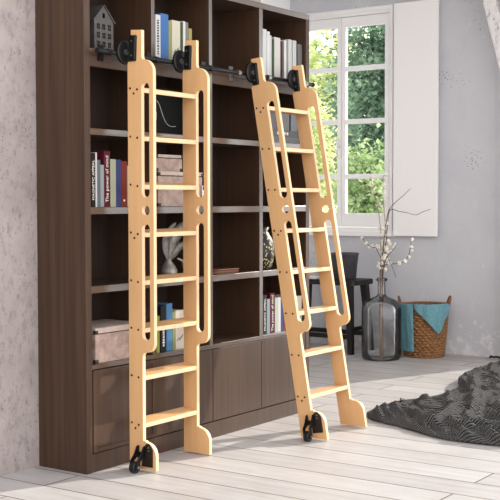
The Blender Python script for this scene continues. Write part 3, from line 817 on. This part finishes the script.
for i, q in enumerate(BLOSSOMS):
    q = Vector(q); best = None
    for k, (t, pts) in stem_obj.items():
        for p in pts:
            if p.z < .66: continue
            dd = (Vector((p.x*.3, p.y, p.z))-Vector((q.x*.3, q.y, q.z))).length
            if best is None or dd < best[0]: best = (dd, k, p)
    dd, k, p = best; t = stem_obj[k][0]
    off = q-p; off.x *= .5
    if off.length > .03: off = off.normalized()*.03
    if bl_mesh is None:
        b = bmesh.new()
        for j in range(6):
            a = j*PI/3; s_ = .010
            c = Vector((math.cos(a)*.006, math.sin(a)*.006, 0))
            bmesh.ops.create_icosphere(b, subdivisions=1, radius=.0068, matrix=Matrix.Translation(c) @ Matrix.Diagonal((1, 1, .7, 1)))
        bmesh.ops.create_icosphere(b, subdivisions=1, radius=.006, matrix=Matrix.Translation((0, 0, .004)))
        o = obj('blossom', b, M['blossom'], t, smooth=True); bl_mesh = o.data
    else:
        o = bpy.data.objects.new('blossom', bl_mesh); COL.objects.link(o); o.parent = t
    o.location = p + off - t.location
    o.rotation_euler = (rnd.uniform(0, 6), rnd.uniform(0, 6), rnd.uniform(0, 6))
    s_ = rnd.uniform(.95, 1.5); o.scale = (s_, s_, s_)

# basket
BX, BY = 4.235, .468
ba = thing('wicker_basket', 'round brown wicker basket with two small handles against the grey wall', 'basket', (BX, BY, 0.0005))
HB = .385
def brad(z): return .150 + (.181-.150)*(z/HB)**.8
b = bmesh.new(); NA, NZ = 168, 54; rings = []
for j in range(NZ+1):
    z = HB*j/NZ; ring_ = []
    for k in range(NA):
        a = 2*PI*k/NA
        wv = math.sin(a*24 + (PI if (j//3) % 2 else 0)) * .0048
        r = brad(z) + wv*(1 if 1 < j < NZ else 0) + (.0025 if j % 3 == 1 else -.002)
        ring_.append(b.verts.new((r*math.cos(a), r*math.sin(a), z)))
    rings.append(ring_)
inn = []
for j in range(NZ, -1, -9):
    z = max(.012, HB*j/NZ); inn.append([b.verts.new(((brad(z)-.012)*math.cos(2*PI*k/NA), (brad(z)-.012)*math.sin(2*PI*k/NA), z)) for k in range(NA)])
allr = rings + inn
for a_, c_ in zip(allr, allr[1:]):
    for k in range(NA): b.faces.new((a_[k], a_[(k+1) % NA], c_[(k+1) % NA], c_[k]))
b.faces.new(rings[0][::-1]); b.faces.new(inn[-1])
obj('body', b, M['wicker'], ba)
rim = bmesh.new()
for ph in (0, PI):
    tube(rim, [(((.179)+.006*math.cos(k*PI/4+ph))*math.cos(k*2*PI/160), ((.179)+.006*math.cos(k*PI/4+ph))*math.sin(k*2*PI/160), HB+.003+.006*math.sin(k*PI/4+ph)) for k in range(161)], .0075, 6)
obj('rim', rim, M['wicker'], ba, smooth=True)
cdir = Vector((.568, -.823, 0)).normalized()     # handles sit left and right
tdir = Vector((-cdir.y, cdir.x, 0))
for sgn in (-1, 1):
    c = cdir*sgn*.179
    hp = [c + tdir*(.045*math.cos(PI*k/14)) + Vector((0, 0, HB+.005+.062*math.sin(PI*k/14))) + cdir*sgn*(.016*math.sin(PI*k/14)) for k in range(15)]
    obj('handle', T(hp, .0085, 8), M['wicker'], ba, smooth=True)

def drape(name, label, a0, a1, low, amp, nfold, inside=.09):
    """cloth hung over the rim between two angles; low(t) = height its hem reaches"""
    bm = bmesh.new(); nu, nv = 46, 44; rows = []
    for i in range(nu+1):
        t = i/nu; a = a0 + (a1-a0)*t; row = []
        ln = HB+.016-low(t)
        for j in range(nv+1):
            s_ = -inside + (inside + ln)*j/nv          # arclength from rim top
            fold = math.sin(t*nfold*2*PI + 1.3*noise.noise((t*4, s_*6, 2.0)))*amp*min(1, max(0, s_+.05)/.14)
            if s_ < 0:
                r = brad(HB)-.021 - .05*min(1, -s_/.09)*.4; z = HB+.016 + s_*.75 + .004
            else:
                z = HB+.02 - s_; r = brad(max(0, min(HB, z))) + .021 + fold + .004*noise.noise((t*6, s_*9, 5.0))
                if s_ < .02: z = HB+.022-.5*s_*s_/.02*2
            row.append(bm.verts.new((r*math.cos(a), r*math.sin(a), z)))
        rows.append(row)
    for p, q in zip(rows, rows[1:]):
        for j in range(nv): bm.faces.new((p[j], q[j], q[j+1], p[j+1]))
    o = obj(name, bm, M['teal'], None, loc=(BX, BY, 0.0005), smooth=True, label=label, cat='cloth', group='teal cloths on the basket')
    so_ = o.modifiers.new('thickness', 'SOLIDIFY'); so_.thickness = .005; so_.offset = 0
    return o
va = math.atan2(-3.3233-BY, -3.5806-BX)             # direction from basket to the room's viewer side
drape('hanging_cloth', 'straight teal cloth strip hanging down the left front of the basket', va-math.radians(82), va-math.radians(25), lambda t: .045, .004, 1.5)
drape('hanging_cloth', 'teal cloth draped in folds over the right rim of the basket, ending in a point',
      va-math.radians(22), va+math.radians(62), lambda t: HB - .015 - .19*max(0, 1-abs(t-.66)/.66 if t < .66 else 1-abs(t-.66)/.40), .007, 3.2)

# cable end on the floor at the far right
cb = bmesh.new(); tube(cb, smooth_pts([(4.37, -.005, .008), (4.35, -.02, .020), (4.37, -.04, .014), (4.36, -.06, .02), (4.38, -.12, .008), (4.40, -.3, .008)]), .008, 8)
obj('cable', cb, M['rubber'], label='short black cable lying on the floor along the grey wall', cat='cable', smooth=True)

# ------------------------------------------------------------------ knitted blanket
UE = smooth_pts([(1.90, -.32, 0), (2.05, -.30, 0), (2.32, -.30, 0), (2.56, -.39, 0), (2.80, -.40, 0), (3.0, -.37, 0), (3.15, -.30, 0), (3.45, -.24, 0), (3.75, -.22, 0), (4.05, -.23, 0)], 10)
LE = smooth_pts([(1.90, -.32, 0), (1.76, -.42, 0), (1.66, -.65, 0), (1.52, -.945, 0), (1.52, -1.25, 0), (1.62, -1.8, 0)], 14)
bm = bmesh.new(); NU, NV = 170, 130; rows = []
def lerp_path(P, t):
    f = t*(len(P)-1); i = min(int(f), len(P)-2); return P[i].lerp(P[i+1], f-i)
def ridge(p, s_): return 1-abs(noise.noise(p*s_))*2
for i in range(NU+1):
    s_ = i/NU; row = []
    for j in range(NV+1):
        t = j/NV
        p = lerp_path(UE, s_) + lerp_path(LE, t) - LE[0]
        q = Vector((p.x*.8+p.y*.75, p.y*.8-p.x*.6, 0))
        w = Vector((q.x*2.4, q.y*7.0, 1.7)) + Vector((noise.noise(p*2.4), noise.noise(p*2.4+Vector((9, 2, 1))), 0))*.8
        n1 = noise.noise(w); n2 = noise.noise(w*2.3+Vector((4, 4, 4)))
        r1 = math.exp(-(n1/.17)**2); r2 = math.exp(-(n2/.22)**2)
        edge = min(1, t/.26, s_/.05); edge = edge*edge*(3-2*edge)
        near = max(0, 1-s_*1.6)
        h = .012 + edge*(.006 + .048*r1*(.4+.6*near) + .022*r2)
        k = max(0, min(1, (s_-.565)/.05)); k = k*k*(3-2*k); e2 = min(1, t/.035)
        h += .034*k*max(0, 1-abs(t-.10)/.45)*e2*(2-e2)      # the fold that piles up on the far side
        h += .012*(noise.noise(p*2.2)+.3)*edge
        row.append(bm.verts.new((p.x, p.y, max(.010, h))))
    rows.append(row)
for a_, c_ in zip(rows, rows[1:]):
    for j in range(NV): bm.faces.new((a_[j], c_[j], c_[j+1], a_[j+1]))
bl = obj('blanket', bm, M['knit'], label='charcoal ribbed knitted blanket spread in folds over the pale floor', cat='blanket', smooth=True)
sm = bl.modifiers.new('thickness', 'SOLIDIFY'); sm.thickness = .008; sm.offset = -1

# ------------------------------------------------------------------ trees outside
def tree(name, label, c, rad, nleaf, size, leafm, seed, trunk_r=.12):
    R = random.Random(seed)
    t = thing(name, label, 'tree', (c[0], c[1], -.3), (0, 0, 0), 'trees beyond the window')
    zc = c[2]+.3
    tb = bmesh.new()
    tube(tb, [(0, 0, 0), (.05, .02, zc*.5), (-.03, 0, zc), (0, 0, zc+rad[2]*.6)], [trunk_r, trunk_r*.8, trunk_r*.5, .02], 8)
    tips = []
    for k in range(34):
        u_ = Vector((R.gauss(0, 1), R.gauss(0, 1), R.gauss(0, 1))).normalized(); rr = R.uniform(.45, .95)
        tip = Vector((u_.x*rad[0]*rr, u_.y*rad[1]*rr, zc+u_.z*rad[2]*rr)); tips.append(tip)
        z0 = max(.3, min(zc+rad[2]*.4, tip.z-.5)); p0 = Vector((0, 0, z0))
        tube(tb, [p0, p0.lerp(tip, .5)+Vector((0, 0, .08)), tip], [.035, .02, .006], 5)
    obj('trunk', tb, M['bark'], t)
    verts = []; faces = []
    for k in range(nleaf):
        tip = R.choice(tips); p = tip + Vector((R.gauss(0, .26)*rad[0], R.gauss(0, .26)*rad[1], R.gauss(0, .22)*rad[2]))
        d1 = Vector((R.gauss(0, 1), R.gauss(0, 1), R.gauss(0, 1)-.3)).normalized(); d2, d3 = frame_of(d1)
        l = size*R.uniform(.6, 1.3); w = l*.42
        n = len(verts)
        verts += [p, p+d1*l*.5+d2*w+d3*.1*l, p+d1*l, p+d1*l*.5-d2*w+d3*.1*l]
        faces.append((n, n+1, n+2, n+3))
    me = bpy.data.meshes.new('foliage'); me.from_pydata(verts, [], faces)
    me.materials.append(leafm)
    o = bpy.data.objects.new('foliage', me); COL.objects.link(o); o.parent = t
tree('leafy_tree', 'pale yellow green tree filling the left window panes', (7.2, 3.62, 1.7), (.42, .48, 1.05), 9000, .07, M['leaf_light'], 1)
tree('leafy_tree', 'dark green tree behind the upper right window panes', (10.4, 4.15, 2.5), (.8, .75, 1.35), 18000, .07, M['leaf_dark'], 2)
tree('leafy_tree', 'mid green bush showing in the lower right window panes', (6.9, 2.38, 1.15), (.38, .36, .55), 5000, .065, M['leaf_mid'], 3)
tree('leafy_tree', 'tall pale tree far behind the others beyond the window', (15, 8.0, 2.4), (1.7, 1.9, 2.2), 8000, .16, M['leaf_light'], 4, .2)

# ------------------------------------------------------------------ light
az = math.radians(21); el = math.radians(25)
sd = Vector((-math.cos(az)*math.cos(el), math.sin(az)*math.cos(el), -math.sin(el)))
sun = bpy.data.lights.new('sun', 'SUN'); sun.energy = 4.9; sun.angle = math.radians(.9); sun.color = (1, .93, .84)
so2 = bpy.data.objects.new('sun', sun); COL.objects.link(so2); so2.rotation_euler = sd.to_track_quat('-Z', 'Y').to_euler(); so2.location = (12, -4, 6)
wd = bpy.data.worlds.new('sky'); S.world = wd; wd.use_nodes = True
wt = wd.node_tree; bg = wt.nodes['Background']; bg.inputs['Strength'].default_value = 1.0
tc = wt.nodes.new('ShaderNodeTexCoord'); sx_ = wt.nodes.new('ShaderNodeSeparateXYZ'); wt.links.new(tc.outputs['Generated'], sx_.inputs[0])
rp = wt.nodes.new('ShaderNodeValToRGB'); cr = rp.color_ramp                     # hazy bright horizon, deeper zenith
cr.elements[0].position = .0; cr.elements[0].color = (2.60, 2.57, 2.55, 1)
cr.elements[1].position = .85; cr.elements[1].color = (.62, .66, .72, 1)
e = cr.elements.new(.35); e.color = (2.4, 2.4, 2.42, 1)
wt.links.new(sx_.outputs['Z'], rp.inputs['Fac']); wt.links.new(rp.outputs['Color'], bg.inputs['Color'])

# ------------------------------------------------------------------ camera
cam = bpy.data.cameras.new('camera'); co = bpy.data.objects.new('camera', cam); COL.objects.link(co)
right = Vector((0.56816, -0.82292, -0.00129)); down = Vector((-0.03558, -0.02300, -0.99910)); fwd = Vector((0.82215, 0.56770, -0.04234))
mw = Matrix((( right.x, -down.x, -fwd.x, -3.58061), (right.y, -down.y, -fwd.y, -3.32333), (right.z, -down.z, -fwd.z, 1.17), (0, 0, 0, 1)))
co.matrix_world = mw
cam.sensor_width = 36; cam.lens = 1136.62/500*36; cam.clip_end = 200
S.camera = co
S.view_settings.view_transform = 'Standard'; S.view_settings.look = 'None'; S.view_settings.gamma = 1; S.view_settings.use_curve_mapping = False
S.view_settings.exposure = .28
S.cycles.use_denoising = True
S.cycles.max_bounces = 10; S.cycles.transparent_max_bounces = 24
